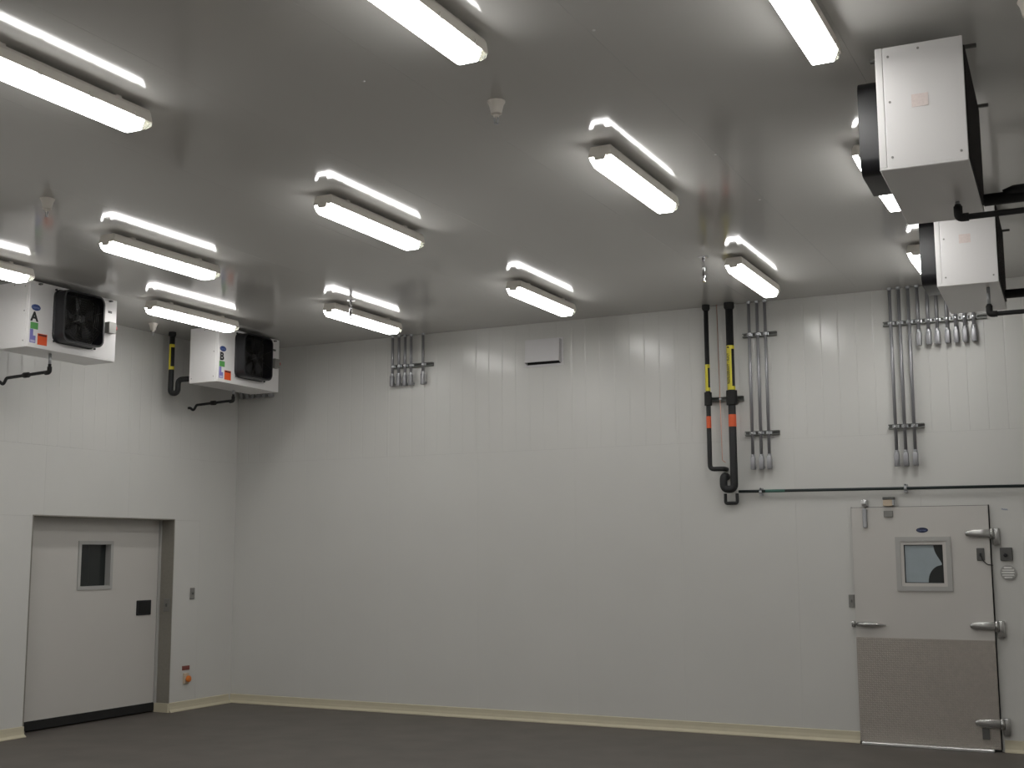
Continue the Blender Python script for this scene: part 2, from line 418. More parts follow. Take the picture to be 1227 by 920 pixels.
# strap hinges: long tapering chrome strap on the leaf, knuckle and frame bracket on the wall
for hz in (1.893, 1.080, 0.243):
    bm = bmesh.new()
    prf = [(8.322, 0.0), (8.332, 0.022), (8.375, 0.034), (8.535, 0.038), (8.535, -0.038), (8.375, -0.034), (8.332, -0.022)]
    prism(bm, [(u, hz+v) for u, v in prf], -P0, -P0+0.032, wall_b)
    bmesh.ops.bevel(bm, geom=[e for e in bm.edges], offset=0.010, segments=2, affect='EDGES', profile=0.5)
    h = local(d2, smooth(bm, 50), cast_m, 'hinge_strap', d2)
    local(d2, mtube([(8.548, P0-0.012, hz-0.05), (8.548, P0-0.012, hz+0.042)], 0.017, 12), cast_m, 'hinge_knuckle', h)
    bm = mbox(8.550, 8.612, -0.040, -0.001, hz-0.105, hz+0.048, bev=0.010, seg=2)
    local(d2, smooth(bm), cast_m, 'hinge_bracket', h)
# latch handle at the free edge
bm = bmesh.new()
tube(bm, [(7.345, P0-0.022, 1.072), (7.40, P0-0.026, 1.072), (7.47, P0-0.024, 1.072), (7.52, P0-0.020, 1.071), (7.60, P0-0.014, 1.069)], [0.020, 0.024, 0.024, 0.017, 0.004], 12)
la = local(d2, bm, cast_m, 'latch_handle', d2)
local(d2, mtube([(7.350, P0+0.002, 1.072), (7.350, P0-0.03, 1.072)], 0.018, 12), dark_box_m, 'latch_pivot', la)
bm = mbox(7.285, 7.318, -0.050, -0.001, 1.045, 1.100, bev=0.010, seg=2)
local(d2, smooth(bm), cast_m, 'latch_strike', la)
# door closer hook on top left
bm = mbox(7.432, 7.470, P0-0.028, P0, 1.955, 2.135, bev=0.006)
cl = local(d2, bm, galv_m, 'closer_arm', d2)
bm = mbox(7.428, 7.478, -0.085, -0.001, 2.150, 2.220, bev=0.012, seg=2)
local(d2, smooth(bm), chrome_m, 'closer_hook', cl)
local(d2, mbox(7.425, 7.452, -0.090, -0.086, 2.182, 2.212), white_m, 'hook_roller', cl)
# grey plate with cord near the hinge, small dark pull box low down
bm = mbox(8.412, 8.478, P0-0.012, P0, 1.652, 1.765, bev=0.004); cp = local(d2, bm, dark_box_m, 'heater_box', d2)
local(d2, mtube([(8.45, P0-0.016, 1.700), (8.462, P0-0.022, 1.655), (8.50, P0-0.02, 1.618), (8.54, -0.03, 1.612)], 0.005, 6, fil=0.03), rubber_m, 'cord', cp)
local(d2, mbox(8.436, 8.456, P0-0.022, P0-0.012, 1.690, 1.720, bev=0.003), black_m, 'cord_grip', cp)
local(d2, mbox(8.380, 8.440, P0-0.02, P0-0.004, 0.105, 0.20, bev=0.004), dark_box_m, 'kick_release', d2)
# wall-mounted things around the door
tag(obj('threshold', mbox(7.345, 8.475, -0.105, -0.054, 0.0, 0.024, bev=0.005), alum_m), 'bright aluminium threshold strip under the hinged door', 'threshold')
hb = tag(empty('door_sensor', (7.665, -0.001, 2.10)), 'tan sensor box with dark cap above the hinged door', 'sensor box')
def rel(name, bm, m, p):
    top = p
    while top.parent is not None: top = top.parent
    return local(top, bm, m, name, p)
rel('cap', mbox(7.620, 7.722, -0.075, -0.001, 2.212, 2.236, bev=0.003), dark_box_m, hb)
rel('body', mbox(7.622, 7.705, -0.070, -0.001, 2.152, 2.212, bev=0.004), tan_m, hb)
rel('plate', mbox(7.622, 7.706, -0.062, -0.0465, 2.052, 2.110, bev=0.003), grey_box_m, hb)
rel('bracket', mbox(7.705, 7.718, -0.068, -0.001, 2.160, 2.215), galv_m, hb)
sw = tag(empty('switch_plate', (7.292, -0.001, 1.275)), 'grey metal switch plate above the latch of the hinged door', 'switch plate')
rel('plate', mbox(7.262, 7.316, -0.012, -0.001, 1.222, 1.340, bev=0.003), grey_box_m, sw)
rel('toggle', mbox(7.284, 7.296, -0.022, -0.012, 1.268, 1.294, bev=0.002), dark_box_m, sw)
jb = tag(empty('junction_box', (8.655, -0.001, 1.70)), 'dark square junction box with knob beside the top hinge', 'junction box')
rel('plate', mbox(8.604, 8.706, -0.028, -0.001, 1.652, 1.768, bev=0.004), dark_box_m, jb)
rel('knob', lathe(bmesh.new(), [(0.016, 0.0), (0.016, -0.016), (0.012, -0.020), (0, -0.021)], 14, (8.650, -0.028, 1.70), 'y'), black_m, jb)
lv = tag(empty('round_louver', (8.662, -0.001, 1.55)), 'round white slatted vent under the dark junction box', 'vent')
rel('rim', lathe(bmesh.new(), [(0.064, -0.001), (0.068, -0.001), (0.068, -0.014), (0.058, -0.016), (0.056, -0.006)], 28, (8.662, 0, 1.548), 'y'), frame_m, lv)
rel('backing', lathe(bmesh.new(), [(0.060, -0.001), (0.060, -0.005), (0, -0.0051)], 28, (8.662, 0, 1.548), 'y'), grey_box_m, lv)
for k in range(5):
    zc = 1.548+(k-2)*0.0215; hw = math.sqrt(max(0.0, 0.054**2-(zc-1.548)**2))
    rel('slat', mbox(8.662-hw, 8.662+hw, -0.018, -0.005, zc-0.0065, zc+0.0065, bev=0.002), louver_white_m, lv)
# small hand-written mark
sc = [(8.640, 2.112), (8.648, 2.104), (8.652, 2.114), (8.660, 2.100), (8.668, 2.112), (8.672, 2.098), (8.684, 2.108), (8.690, 2.098)]
tag(obj('wall_mark', mtube([(x-0.004, -0.0014, z) for x, z in sc], 0.0028, 6), paleblue_m), 'small blue handwritten mark on the wall above the junction box', 'mark')

# ================================================================== LIGHT FIXTURES
def make_lamp():
    """origin: middle of the underside of the lens; runs along local y; 0.148 high to the ceiling"""
    t = empty('light_fixture')
    L = 1.24
    # housing tray
    bm = bmesh.new()
    pr = [(-0.076, 0.058), (0.076, 0.058), (0.074, 0.108), (0.064, 0.126), (-0.064, 0.126), (-0.074, 0.108)]
    a = [bm.verts.new((x, -L/2, z)) for x, z in pr]; b = [bm.verts.new((x, L/2, z)) for x, z in pr]
    for q, (x, z) in enumerate(pr):
        if z > 0.07: a[q].co.y += 0.012; b[q].co.y -= 0.012
    bm.faces.new(a); bm.faces.new(b)
    for k in range(6): bm.faces.new((a[k], a[(k+1) % 6], b[(k+1) % 6], b[k]))
    bmesh.ops.recalc_face_normals(bm, faces=bm.faces)
    obj('housing', bm, housing_m, t)
    # lit lens: stepped trough, bright to the near end, faceted at the far end
    def trough(name, stations, m):
        bm = bmesh.new(); rings = []
        for y, s, zb in stations:
            rings.append([bm.verts.new((x*s, y, z)) for x, z in ((-0.072, 0.061), (-0.066, 0.040), (-0.050, zb), (0.050, zb), (0.066, 0.040), (0.072, 0.061))])
        for p, q in zip(rings, rings[1:]):
            for k in range(6): bm.faces.new((p[k], p[(k+1) % 6], q[(k+1) % 6], q[k]))
        bm.faces.new(rings[0]); bm.faces.new(rings[-1]); bmesh.ops.recalc_face_normals(bm, faces=bm.faces)
        o = obj(name, bm, m, t)
        if m is lens_m:           # the prismatic side walls give less light than the open bottom
            o.data.materials.append(lens_side_m)
            for f in o.data.polygons:
                if abs(f.normal.x) > 0.5: f.material_index = 1
        return o
    trough('lens', [(-L/2+0.004, 0.99, 0.012), (-L/2+0.03, 1.0, 0.0), (L/2-0.085, 1.0, 0.0), (L/2-0.055, 0.99, 0.004)], lens_m)
    trough('lens_tip', [(L/2-0.0545, 0.985, 0.005), (L/2-0.02, 0.97, 0.018), (L/2+0.008, 0.92, 0.040)], clear_m)
    # end latch plates and wire bails
    bm = prism(bmesh.new(), [(-0.040, 0.064), (0.040, 0.064), (0.034, 0.040), (0.026, 0.034), (-0.026, 0.034), (-0.034, 0.040)], 0.0, 0.006, lambda u, v, d: Vector((u, -L/2-d, v)))
    obj('end_latch', bm, housing_m, t)
    obj('wire_bail', mtube([(0.030, L/2, 0.070), (0.034, L/2+0.030, 0.060), (0.0, L/2+0.036, 0.052), (-0.034, L/2+0.030, 0.060), (-0.030, L/2, 0.070)], 0.003, 6, fil=0.01), galv_m, t)
    for y in (-L*0.30, L*0.32):       # ceiling brackets
        obj('mounting_bracket', mbox(-0.045, 0.045, y-0.020, y+0.020, 0.124, 0.1475, bev=0.002), housing_m, t)
    for y in (-0.5, -0.17, 0.17, 0.5):
        for s in (-1, 1):
            obj('clip', mbox(s*0.0765-0.003, s*0.0765+0.003, y-0.014, y+0.014, 0.054, 0.080, bev=0.0015), housing_m, t)
    return t
lamp0 = make_lamp(); first = [True]
def place_lamp(x, y, label, group):
    t = lamp0 if first[0] else copy_tree(lamp0); first[0] = False
    t.location = (x, y, H-0.1478)
    tag(t, label, 'light', group)
G = 'vapor-tight fluorescent lights on the ceiling'
vis = [(2.76, -1.407, 'white fluorescent light fixture above the five-conduit bank'),
       (2.776, -4.37, 'white fluorescent light fixture between the two coolers lettered A and B'),
       (4.811, -1.46, 'white fluorescent light fixture over the small wall vent hood'),
       (4.85, -4.453, 'second fluorescent light in the row that starts above the wall vent hood'),
       (6.84, -1.41, 'white fluorescent light fixture in front of the black insulated pipes'),
       (6.938, -4.53, 'second fluorescent light in the row that starts at the black insulated pipes'),
       (1.304, -2.32, 'white fluorescent light fixture just in front of cooler B'),
       (1.287, -5.02, 'white fluorescent light fixture just in front of cooler A'),
       (4.876, -7.445, 'third fluorescent light in the row that starts above the wall vent hood'),
       (6.975, -7.43, 'third fluorescent light in the row that starts at the black insulated pipes'),
       (8.485, -6.65, 'fluorescent light beside the end panel of the cooler away from the back wall'),
       (8.37, -3.83, 'fluorescent light at the fan side of the cooler away from the back wall'),
       (8.265, -1.14, 'fluorescent light at the fan side of the cooler by the wide conduit bank')]
for x, y, l in vis: place_lamp(x, y, l, G)
for x, y in ((2.735, -7.35), (1.27, -7.9), (2.735, -10.35), (4.84, -10.35), (6.93, -10.35), (8.46, -9.6), (1.27, -10.9), (2.735, -13.3), (4.84, -13.3), (6.93, -13.3), (8.46, -12.6)):
    place_lamp(x, y, 'fluorescent light on the unseen front half of the ceiling', 'fluorescent lights out of view')

# ================================================================== UNIT COOLERS
UL, UD, UH = 1.055, 0.395, 0.605       # length (y), depth (x), height
def make_cooler():
    """origin: middle of the underside; fan blows along local +x"""
    t = empty('unit_cooler')
    hx, hy = UD/2, UL/2
    obj('cabinet', mbox(-hx+0.02, hx-0.004, -hy+0.004, hy-0.004, 0.02, UH-0.004, bev=0.004), white_m, t)
    obj('front_panel', mbox(hx-0.035, hx, -hy, hy, 0.012, UH, bev=0.004), white_m, t)
    for s in (-1, 1):
        y0, y1 = (s*hy-0.0, s*hy-s*0.012)
        e = obj('end_panel', mbox(-hx, hx-0.037, min(y0, y1), max(y0, y1), 0.012, UH-0.002, bev=0.002), white_m, t)
        for (px, pz) in ((hx-0.06, 0.06), (hx-0.06, 0.33), (hx-0.06, UH-0.05), (-hx+0.03, 0.05), (0.0, UH-0.03)):
            obj('screw', lathe(bmesh.new(), [(0.006, 0.0), (0.006, s*0.003), (0, s*0.004)], 8, (px, s*hy, pz), 'y'), grey_box_m, e)
    # drain pan: slightly dished tray under the unit
    bm = mbox(-hx, hx, -hy, hy, 0.0, 0.016, bev=0.004); obj('drain_pan', bm, white_m, t)
    # coil on the back
    bm = mbox(-hx-0.001, -hx+0.022, -hy+0.05, hy-0.05, 0.05, UH-0.03)
    for k in range(44):
        y = -hy+0.055+k*(UL-0.11)/43; box(bm, -hx-0.005, -hx-0.0005, y-0.003, y+0.003, 0.05, UH-0.03)
    obj('coil', bm, coil_m, t)
    # fan shroud: hollow rounded square with a small flange
    so, si = 0.515, 0.465; zc = 0.328
    outer0 = rrect(so, so*0.97, 0.075, 6, 0, zc); outer1 = rrect(so*0.97, so*0.94, 0.075, 6, 0, zc)
    inner1 = rrect(si, si*0.97, 0.06, 6, 0, zc); inner0 = rrect(si*0.98, si*0.95, 0.06, 6, 0, zc)
    bm = bmesh.new(); rings = []
    for poly, x in ((outer0, hx), (outer0, hx+0.012), (outer1, hx+0.020), (outer1, hx+0.128), (inner1, hx+0.130), (inner0, hx+0.004)):
        rings.append([bm.verts.new((x, u, v)) for u, v in poly])
    n = len(rings[0])
    for p, q in zip(rings, rings[1:]):
        for k in range(n): bm.faces.new((p[k], p[(k+1) % n], q[(k+1) % n], q[k]))
    bmesh.ops.recalc_face_normals(bm, faces=bm.faces)
    sh = obj('fan_shroud', smooth(bm, 30), black_m, t)
    for k in range(4):
        a = PI/4+k*PI/2
        obj('shroud_bolt', lathe(bmesh.new(), [(0.010, 0), (0.010, 0.012), (0, 0.013)], 8, (hx+0.012, 0.245*math.copysign(1, math.cos(a)), zc+0.238*math.copysign(1, math.sin(a))), 'x'), black_m, sh)
    obj('fan_cavity_shade', prism(bmesh.new(), inner0, hx+0.0005, hx+0.003, lambda u, v, d: Vector((d, u, v))), rubber_m, t)  # black sheet standing in for the shade of the open fan cavity
    fan = obj('fan', lathe(bmesh.new(), [(0.055, hx+0.02), (0.055, hx+0.075), (0.04, hx+0.09), (0, hx+0.092)], 18, (0, 0, zc), 'x'), blade_m, t)
    for k in range(5):
        a = k*2*PI/5; bm = bmesh.new(); vs = []
        for r_, da, dx in ((0.05, 0.0, 0.0), (0.20, 0.10, 0.0), (0.205, 0.62, 0.035), (0.13, 0.70, 0.030), (0.05, 0.60, 0.022)):
            vs.append(bm.verts.new((hx+0.03+dx, r_*math.cos(a+da), zc+r_*math.sin(a+da))))
        f = bm.faces.new(vs); bmesh.ops.solidify(bm, geom=[f], thickness=0.004)
        obj('fan_blade', bm, blade_m, fan)
    bm = bmesh.new()
    for r_ in [0.03+0.022*k for k in range(10)]:
        pts = [(hx+0.112, r_*math.cos(2*PI*k/28), zc+r_*math.sin(2*PI*k/28)) for k in range(29)]
        tube(bm, pts, 0.0022, 5, cap=False)
    for k in range(8):
        a = k*PI/4+PI/8; tube(bm, [(hx+0.110, 0.03*math.cos(a), zc+0.03*math.sin(a)), (hx+0.110, 0.25*math.cos(a), zc+0.25*math.sin(a))], 0.003, 5)
    obj('fan_guard', bm, brass_m, t)
    # hanger brackets and rods to the ceiling
    for sx in (-1, 1):
        for sy in (-1, 1):
            h_ = obj('hanger', mbox(sx*(hx-0.10)-0.02, sx*(hx-0.10)+0.02, sy*(hy-0.24)-0.02, sy*(hy-0.24)+0.02, UH-0.004, UH+0.008), galv_m, t)
    return t
def hangers(t, top):
    hx, hy = UD/2, UL/2
    for sx in (-1, 1):
        for sy in (-1, 1):
            obj('hanger_rod', mtube([(sx*(hx-0.10), sy*(hy-0.24), UH-0.01), (sx*(hx-0.10), sy*(hy-0.24), top)], 0.006, 8), galv_m, t)
    for sy in (-1, 1):
        obj('hanger_foot', mbox(hx+0.0, hx+0.035, sy*(hy-0.10)-0.012, sy*(hy-0.10)+0.012, UH-0.03, UH-0.016, bev=0.002), dark_box_m, t)
        obj('hanger_foot', mbox(-hx-0.055, -hx+0.02, sy*(hy-0.10)-0.012, sy*(hy-0.10)+0.012, UH-0.03, UH-0.016, bev=0.002), dark_box_m, t)

proto = make_cooler()
coolers = [proto]+[copy_tree(proto) for _ in range(3)]
spec = [('A', (1.0-UD/2, -3.595, 3.572), 0.0, 'white wall-side cooler lettered A with black fan shroud and stickers'),
        ('B', (1.0-UD/2, -1.045, 3.575), 0.0, 'white corner cooler lettered B with black fan shroud and stickers'),
        ('C', (8.888, -5.462, 3.512), PI+0.036, 'white unlettered cooler with faded pink label, away from the back wall'),
        ('D', (8.755, -2.568, 3.533), PI+0.036, 'white unlettered cooler with faded pink label, by the wide conduit bank')]
for t, (ltr, loc, rz, lab) in zip(coolers, spec):
    t.location = loc; t.rotation_euler = (0, 0, rz)
    tag(t, lab, 'cooler', 'unit coolers hung from the ceiling')
    hangers(t, H-loc[2])
    if ltr in 'CD':
        hy = UL/2
        obj('warning_label', mbox(-0.035, 0.040, hy+0.0002, hy+0.0016, 0.29, 0.352), pink_m, t)
    if ltr in 'AB':
        hx, hy = UD/2, UL/2
        fr = lambda u, v, d: Vector((hx+d, -hy+u, v))
        e = obj('emblem', prism(bmesh.new(), ellipse(0.052, 0.029, cx=0.075, cy=0.365), 0, 0.0015, fr), blue_m, t)
        obj('emblem_lettering', text_mesh('Carrier', 0.030, (0, 1, 0), (0, 0, 1), (hx+0.0018, -hy+0.075, 0.365), depth=0.0003), paleblue_m, e)
        obj('letter', text_mesh(ltr, 0.116, (0, 1, 0), (0, 0, 1), (hx+0.001, -hy+0.062, 0.282), bold=0.005, depth=0.0006), ink_m, t)
        obj('green_sticker', prism(bmesh.new(), [(0.022, 0.168), (0.108, 0.168), (0.108, 0.228), (0.022, 0.228)], 0, 0.0012, fr), green_m, t)
        pu = obj('violet_sticker', prism(bmesh.new(), [(0.020, 0.042), (0.085, 0.042), (0.085, 0.108), (0.056, 0.108), (0.056, 0.166), (0.020, 0.166)], 0, 0.0012, fr), purple_m, t)
        obj('sticker_print', prism(bmesh.new(), [(0.028, 0.048), (0.078, 0.048), (0.078, 0.068), (0.028, 0.068)], 0.0012, 0.0016, fr), lilac_m, pu)
        orr = obj('orange_sticker', prism(bmesh.new(), [(0.108, 0.034), (0.216, 0.034), (0.216, 0.136), (0.108, 0.136)], 0, 0.0012, fr), orange_m, t)
        obj('sticker_heading', prism(bmesh.new(), [(0.114, 0.114), (0.210, 0.114), (0.210, 0.132), (0.114, 0.132)], 0.0012, 0.0016, fr), maroon_m, orr)
        bm = prism(bmesh.new(), [(UL-0.145, 0.268), (UL-0.055, 0.268), (UL-0.055, 0.372), (UL-0.145, 0.372)], 0.0, 0.055, fr)
        sb = obj('switch_box', bm, grey_box_m, t)
        obj('switch_knob', lathe(bmesh.new(), [(0.026, 0.0), (0.026, 0.014), (0.018, 0.020), (0, 0.021)], 16, (hx+0.030, hy-0.055, 0.322), 'y'), red_m, sb)
        obj('data_plate', prism(bmesh.new(), [(UL-0.115, 0.468), (UL-0.065, 0.468), (UL-0.065, 0.490), (UL-0.115, 0.490)], 0, 0.001, fr), dark_box_m, t)

# drains and suction pipes of the coolers
def pipe_thing(name, label, cat, loc, group=None):
    return tag(empty(name, loc), label, cat, group)
def drain_left(y, x0, zb, zr, xe, label):
    t = pipe_thing('drain_pipe', label, 'pipe', (x0, y, zb))
    rel('stub', mtube([(x0, y, zb), (x0, y, zr+0.06)], 0.014, 10), galv_m, t)
    rel('pipe', mtube([(x0, y, zr+0.07), (x0, y, zr), (xe+0.09, y, zr-0.022), (xe+0.05, y, zr-0.085), (xe, y, zr-0.05), (0.002, y, zr-0.05)], 0.015, 10, fil=0.03), foam_m, t)
    rel('elbow', mtube([(x0, y, zr+0.045), (x0, y, zr-0.006), (x0-0.05, y, zr-0.008)], 0.021, 10, fil=0.02), rubber_m, t)
    xm = x0-(x0-xe)*0.46
    rel('union', mtube([(xm-0.03, y, zr-0.011), (xm+0.03, y, zr-0.011)], 0.026, 10), rubber_m, t)
drain_left(-3.737, 0.865, 3.572, 3.405, 0.22, 'thin black drain pipe with trap under cooler A')
drain_left(-0.890, 0.655, 3.575, 3.462, 0.03, 'thin black drain pipe with trap under cooler B')

def label_wrap(t, x, y, r, z0, z1, side, m=yellow_m):
    """pipe marker: full bands at both ends and a strip that covers part of the round"""
    rr = r+0.0015
    for za, zb in ((z0, z0+0.035), (z1-0.035, z1)):
        rel('marker_band', lathe(bmesh.new(), [(r*0.98, za), (rr, za), (rr, zb), (r*0.98, zb)], 18, (x, y, 0)), m, t)
    bm = bmesh.new(); n = 12; vs = []
    a0, a1 = side
    for k in range(n+1):
        a = a0+(a1-a0)*k/n
        vs.append([bm.verts.new((x+rr*math.cos(a), y+rr*math.sin(a), z)) for z in (z0+0.03, z1-0.03)])
    for p, q in zip(vs, vs[1:]): bm.faces.new((p[0], q[0], q[1], p[1]))
    bmesh.ops.recalc_face_normals(bm, faces=bm.faces)
    for f in bm.faces: f.smooth = True
    return rel('marker_label', bm, m, t)

t = pipe_thing('suction_pipe', 'black insulated pipe with yellow marker and U-bend behind cooler B', 'pipe', (0.215, -1.428, 3.47))
bx_, by_ = 0.215, -1.428
rel('pipe', mtube([(bx_, by_, H-0.001), (bx_, by_, 3.505), (bx_+0.105, by_, 3.505), (bx_+0.105, by_, 3.655), (0.568, by_, 3.655)], 0.030, 14, fil=0.052), foam_m, t)
rel('ceiling_collar', lathe(bmesh.new(), [(0.040, H-0.001), (0.042, H-0.03), (0.034, H-0.05)], 16, (bx_, by_, 0)), rubber_m, t)
label_wrap(t, bx_, by_, 0.030, 3.775, 4.06, (-PI*1.02, -PI*0.38))

def drain_right(x, y, zb, zr, ythick, zthick, xr, label1, label2, valve):
    t = pipe_thing('drain_pipe', label1, 'pipe', (x, y, zb))
    rel('stub', mtube([(x, y, zb), (x, y, zr+0.055)], 0.012, 10), galv_m, t)
    rel('pipe', mtube([(x, y, zr+0.07), (x, y, zr), (XR-0.002, y, zr)], 0.016, 12, fil=0.02), foam_m, t)
    rel('elbow', mtube([(x, y, zr+0.06), (x, y, zr), (x+0.05, y, zr)], 0.022, 12, fil=0.022), rubber_m, t)
    s = pipe_thing('suction_pipe', label2, 'pipe', (xr, ythick, zthick))
    rel('pipe', mtube([(xr, ythick, zthick), (XR-0.002, ythick, zthick)], 0.032, 14), foam_m, s)
    if valve:
        bm = bmesh.new()
        tube(bm, [(xr+0.10, ythick, zthick+0.012), (xr+0.15, ythick, zthick+0.026), (xr+0.26, ythick, zthick+0.028), (xr+0.30, ythick, zthick+0.012)], [0.032, 0.036, 0.036, 0.030], 14)
        rel('valve_wrap', bm, foam_m, s)
drain_right(8.972, -5.29, 3.512, 3.428, -5.10, 3.555, 9.082, 'thin black drain pipe with elbow under the unlettered cooler away from the back wall', 'thick black insulated pipe with a bulge on the cooler away from the back wall', True)
drain_right(8.888, -2.93, 3.533, 3.345, -2.42, 3.575, 8.958, 'thin black drain pipe with elbow under the unlettered cooler by the wide conduit bank', 'thick black insulated pipe on the cooler by the wide conduit bank', False)

# ================================================================== CONDUIT BANKS ON THE BACK WALL
def conduit(x, zb, label, group, fit=True):
    y = -0.060; r = 0.0155
    t = tag(empty('conduit', (x, y, zb)), label, 'conduit', group)
    rel('pipe', mtube([(x, y, H-0.001), (x, y, zb+0.125)], r, 12), emt_m, t)
    rel('ceiling_fitting', lathe(bmesh.new(), [(0.024, H-0.001), (0.024, H-0.012), (0.018, H-0.024)], 12, (x, y, 0)), galv_m, t)
    bm = mbox(x-0.023, x+0.023, y-0.026, y+0.020, zb, zb+0.125, bev=0.010, seg=2)
    b = rel('conduit_body', smooth(bm), emt_m, t)
    rel('hub', lathe(bmesh.new(), [(0.021, zb+0.118), (0.021, zb+0.145), (0.0165, zb+0.150)], 12, (x, y, 0)), galv_m, b)
    rel('wall_nipple', mtube([(x, y+0.010, zb+0.026), (x, -0.001, zb+0.026)], 0.017, 10), galv_m, b)
def strut(x0, x1, z, clamps, label):
    t = tag(empty('strut_channel', ((x0+x1)/2, -0.001, z)), label, 'strut bar', 'strut bars holding the conduits')
    bm = bmesh.new(); h = 0.021
    box(bm, x0, x1, -0.004, -0.001, z-h, z+h); box(bm, x0, x1, -0.042, -0.004, z+h-0.003, z+h); box(bm, x0, x1, -0.042, -0.004, z-h, z-h+0.003)
    box(bm, x0, x1, -0.042, -0.039, z+0.010, z+h-0.003); box(bm, x0, x1, -0.042, -0.039, z-h+0.003, z-0.010)
    rel('channel', bm, strut_m, t)
    for x in clamps:
        bm = bmesh.new()
        pts = [(x-0.030, -0.0425, z), (x-0.0185, -0.044, z), (x-0.0185, -0.066, z), (x, -0.0805, z), (x+0.0185, -0.066, z), (x+0.0185, -0.044, z), (x+0.030, -0.0425, z)]
        for a, b in zip(pts, pts[1:]):
            a = Vector(a); b = Vector(b); q = [bm.verts.new(p+Vector((0, 0, dz))) for p, dz in ((a, -0.013), (b, -0.013), (b, 0.013), (a, 0.013))]
            bm.faces.new(q)
        bmesh.ops.remove_doubles(bm, verts=bm.verts, dist=1e-5); bmesh.ops.recalc_face_normals(bm, faces=bm.faces)
        bmesh.ops.solidify(bm, geom=bm.faces[:], thickness=0.002)
        c = rel('pipe_clamp', bm, galv_m, t)
        rel('clamp_screw', lathe(bmesh.new(), [(0.006, -0.080), (0.006, -0.086), (0, -0.087)], 8, (x, 0, z), 'y'), chrome_m, c)
b1 = [2.253, 2.338, 2.420, 2.500, 2.657]
ORD = ['first', 'second', 'third', 'fourth', 'fifth', 'sixth', 'seventh']
for k, x in enumerate(b1): conduit(x, 3.615, ORD[k]+' short grey conduit from the corner in the bank of five', 'five conduits by the corner')
strut(2.228, 2.768, 3.846, b1, 'strut bar across the five short conduits by the corner')
b0 = [0.10+0.085*k for k in range(6)]
for k, x in enumerate(b0): conduit(x, 3.60, ORD[k]+' conduit from the corner in the bank hidden behind cooler B', 'six conduits behind cooler B')
strut(0.06, 0.60, 3.84, b0, 'strut bar hidden behind cooler B')
b2 = [6.409, 6.493, 6.571]
for k, x in enumerate(b2): conduit(x, 2.530, ORD[k]+' long grey conduit counted from the thick black pipe', 'three conduits beside the black pipes')
strut(6.333, 6.672, 3.866, b2, 'upper strut bar on the three conduits beside the black pipes')
strut(6.330, 6.669, 2.889, b2, 'lower strut bar on the three conduits beside the black pipes')
b3 = [7.766, 7.848, 7.933, 8.015, 8.102, 8.180, 8.267, 8.343, 8.420, 8.498]
for k, x in enumerate(b3[:3]): conduit(x, 2.515, ORD[2-k]+' long grey conduit above the hinged door counted from the short ones', 'three long conduits above the hinged door')
for k, x in enumerate(b3[3:]): conduit(x, 3.630, ORD[k]+' short grey conduit of the wide bank counted from the long ones', 'seven short conduits of the wide bank')
strut(7.690, 8.608, 3.862, b3, 'long strut bar across the ten conduits of the wide bank')
strut(7.698, 8.018, 2.889, b3[:3], 'short strut bar near the lower ends of three long conduits above the door')

# ================================================================== BLACK PIPES ON THE BACK WALL
py = -0.10
t = pipe_thing('liquid_pipe', 'thin black insulated pipe with yellow marker, turning at its foot', 'pipe', (5.985, py, 2.54))
rel('pipe', mtube([(5.983, py, H-0.001), (5.985, py, 2.548), (6.122, py, 2.548), (6.122, -0.002, 2.548)], 0.023, 14, fil=0.045), foam_m, t)
rel('ceiling_collar', lathe(bmesh.new(), [(0.038, H-0.001), (0.040, H-0.04), (0.030, H-0.06)], 16, (5.984, py, 0)), rubber_m, t)
label_wrap(t, 5.984, py, 0.0235, 3.325, 3.592, (-PI*0.98, -PI*0.36))
rel('orange_band', lathe(bmesh.new(), [(0.022, 2.955), (0.0245, 2.955), (0.0245, 3.072), (0.022, 3.072)], 18, (5.984, py, 0)), orange_band_m, t)
rel('insulation_clamp', lathe(bmesh.new(), [(0.024, 3.180), (0.037, 3.182), (0.037, 3.312), (0.024, 3.314)], 18, (5.984, py, 0)), rubber_m, t)

t = pipe_thing('suction_riser', 'thick black insulated pipe with long yellow marker and orange band', 'pipe', (6.225, py, 2.40))
R2 = 0.037
rel('pipe', mtube([(6.222, py, H-0.001), (6.226, py, 2.345), (6.120, py-0.004, 2.345), (6.120, py-0.004, 2.475), (6.120, -0.002, 2.475)], R2, 16, fil=0.05), foam_m, t)
rel('ceiling_collar', lathe(bmesh.new(), [(0.050, H-0.001), (0.052, H-0.045), (0.044, H-0.065)], 18, (6.223, py, 0)), rubber_m, t)
lb = label_wrap(t, 6.224, py, R2+0.0005, 3.322, 3.765, (-PI*1.0, -PI*0.33))
txt = text_mesh('REFRIGERANT - SUCT', 0.044, (0, 0, 1), (-0.86, 0.5, 0), (6.224-math.cos(PI*0.63)*-0.0395, py-math.sin(PI*0.63)*0.0395, 3.535), bold=0.0006, sx=0.72, depth=0.0012)
rel('marker_lettering', txt, ink_m, t)
ar = prism(bmesh.new(), [(-0.012, 3.738), (0.012, 3.738), (0.0, 3.758), ], 0.0, 0.002, lambda u, v, d: Vector((6.212+u, py-R2-0.0022-d, v)))
rel('marker_arrow', ar, ink_m, t)
rel('orange_band', lathe(bmesh.new(), [(R2, 2.958), (R2+0.0016, 2.958), (R2+0.0016, 3.078), (R2, 3.078)], 18, (6.225, py, 0)), orange_band_m, t)
rel('insulation_clamp', lathe(bmesh.new(), [(R2, 3.172), (R2+0.017, 3.174), (R2+0.017, 3.316), (R2, 3.318)], 18, (6.225, py, 0)), rubber_m, t)
sb = tag(empty('pipe_strut', (6.10, -0.001, 3.24)), 'short strut bar that carries the two black pipes', 'strut bar')
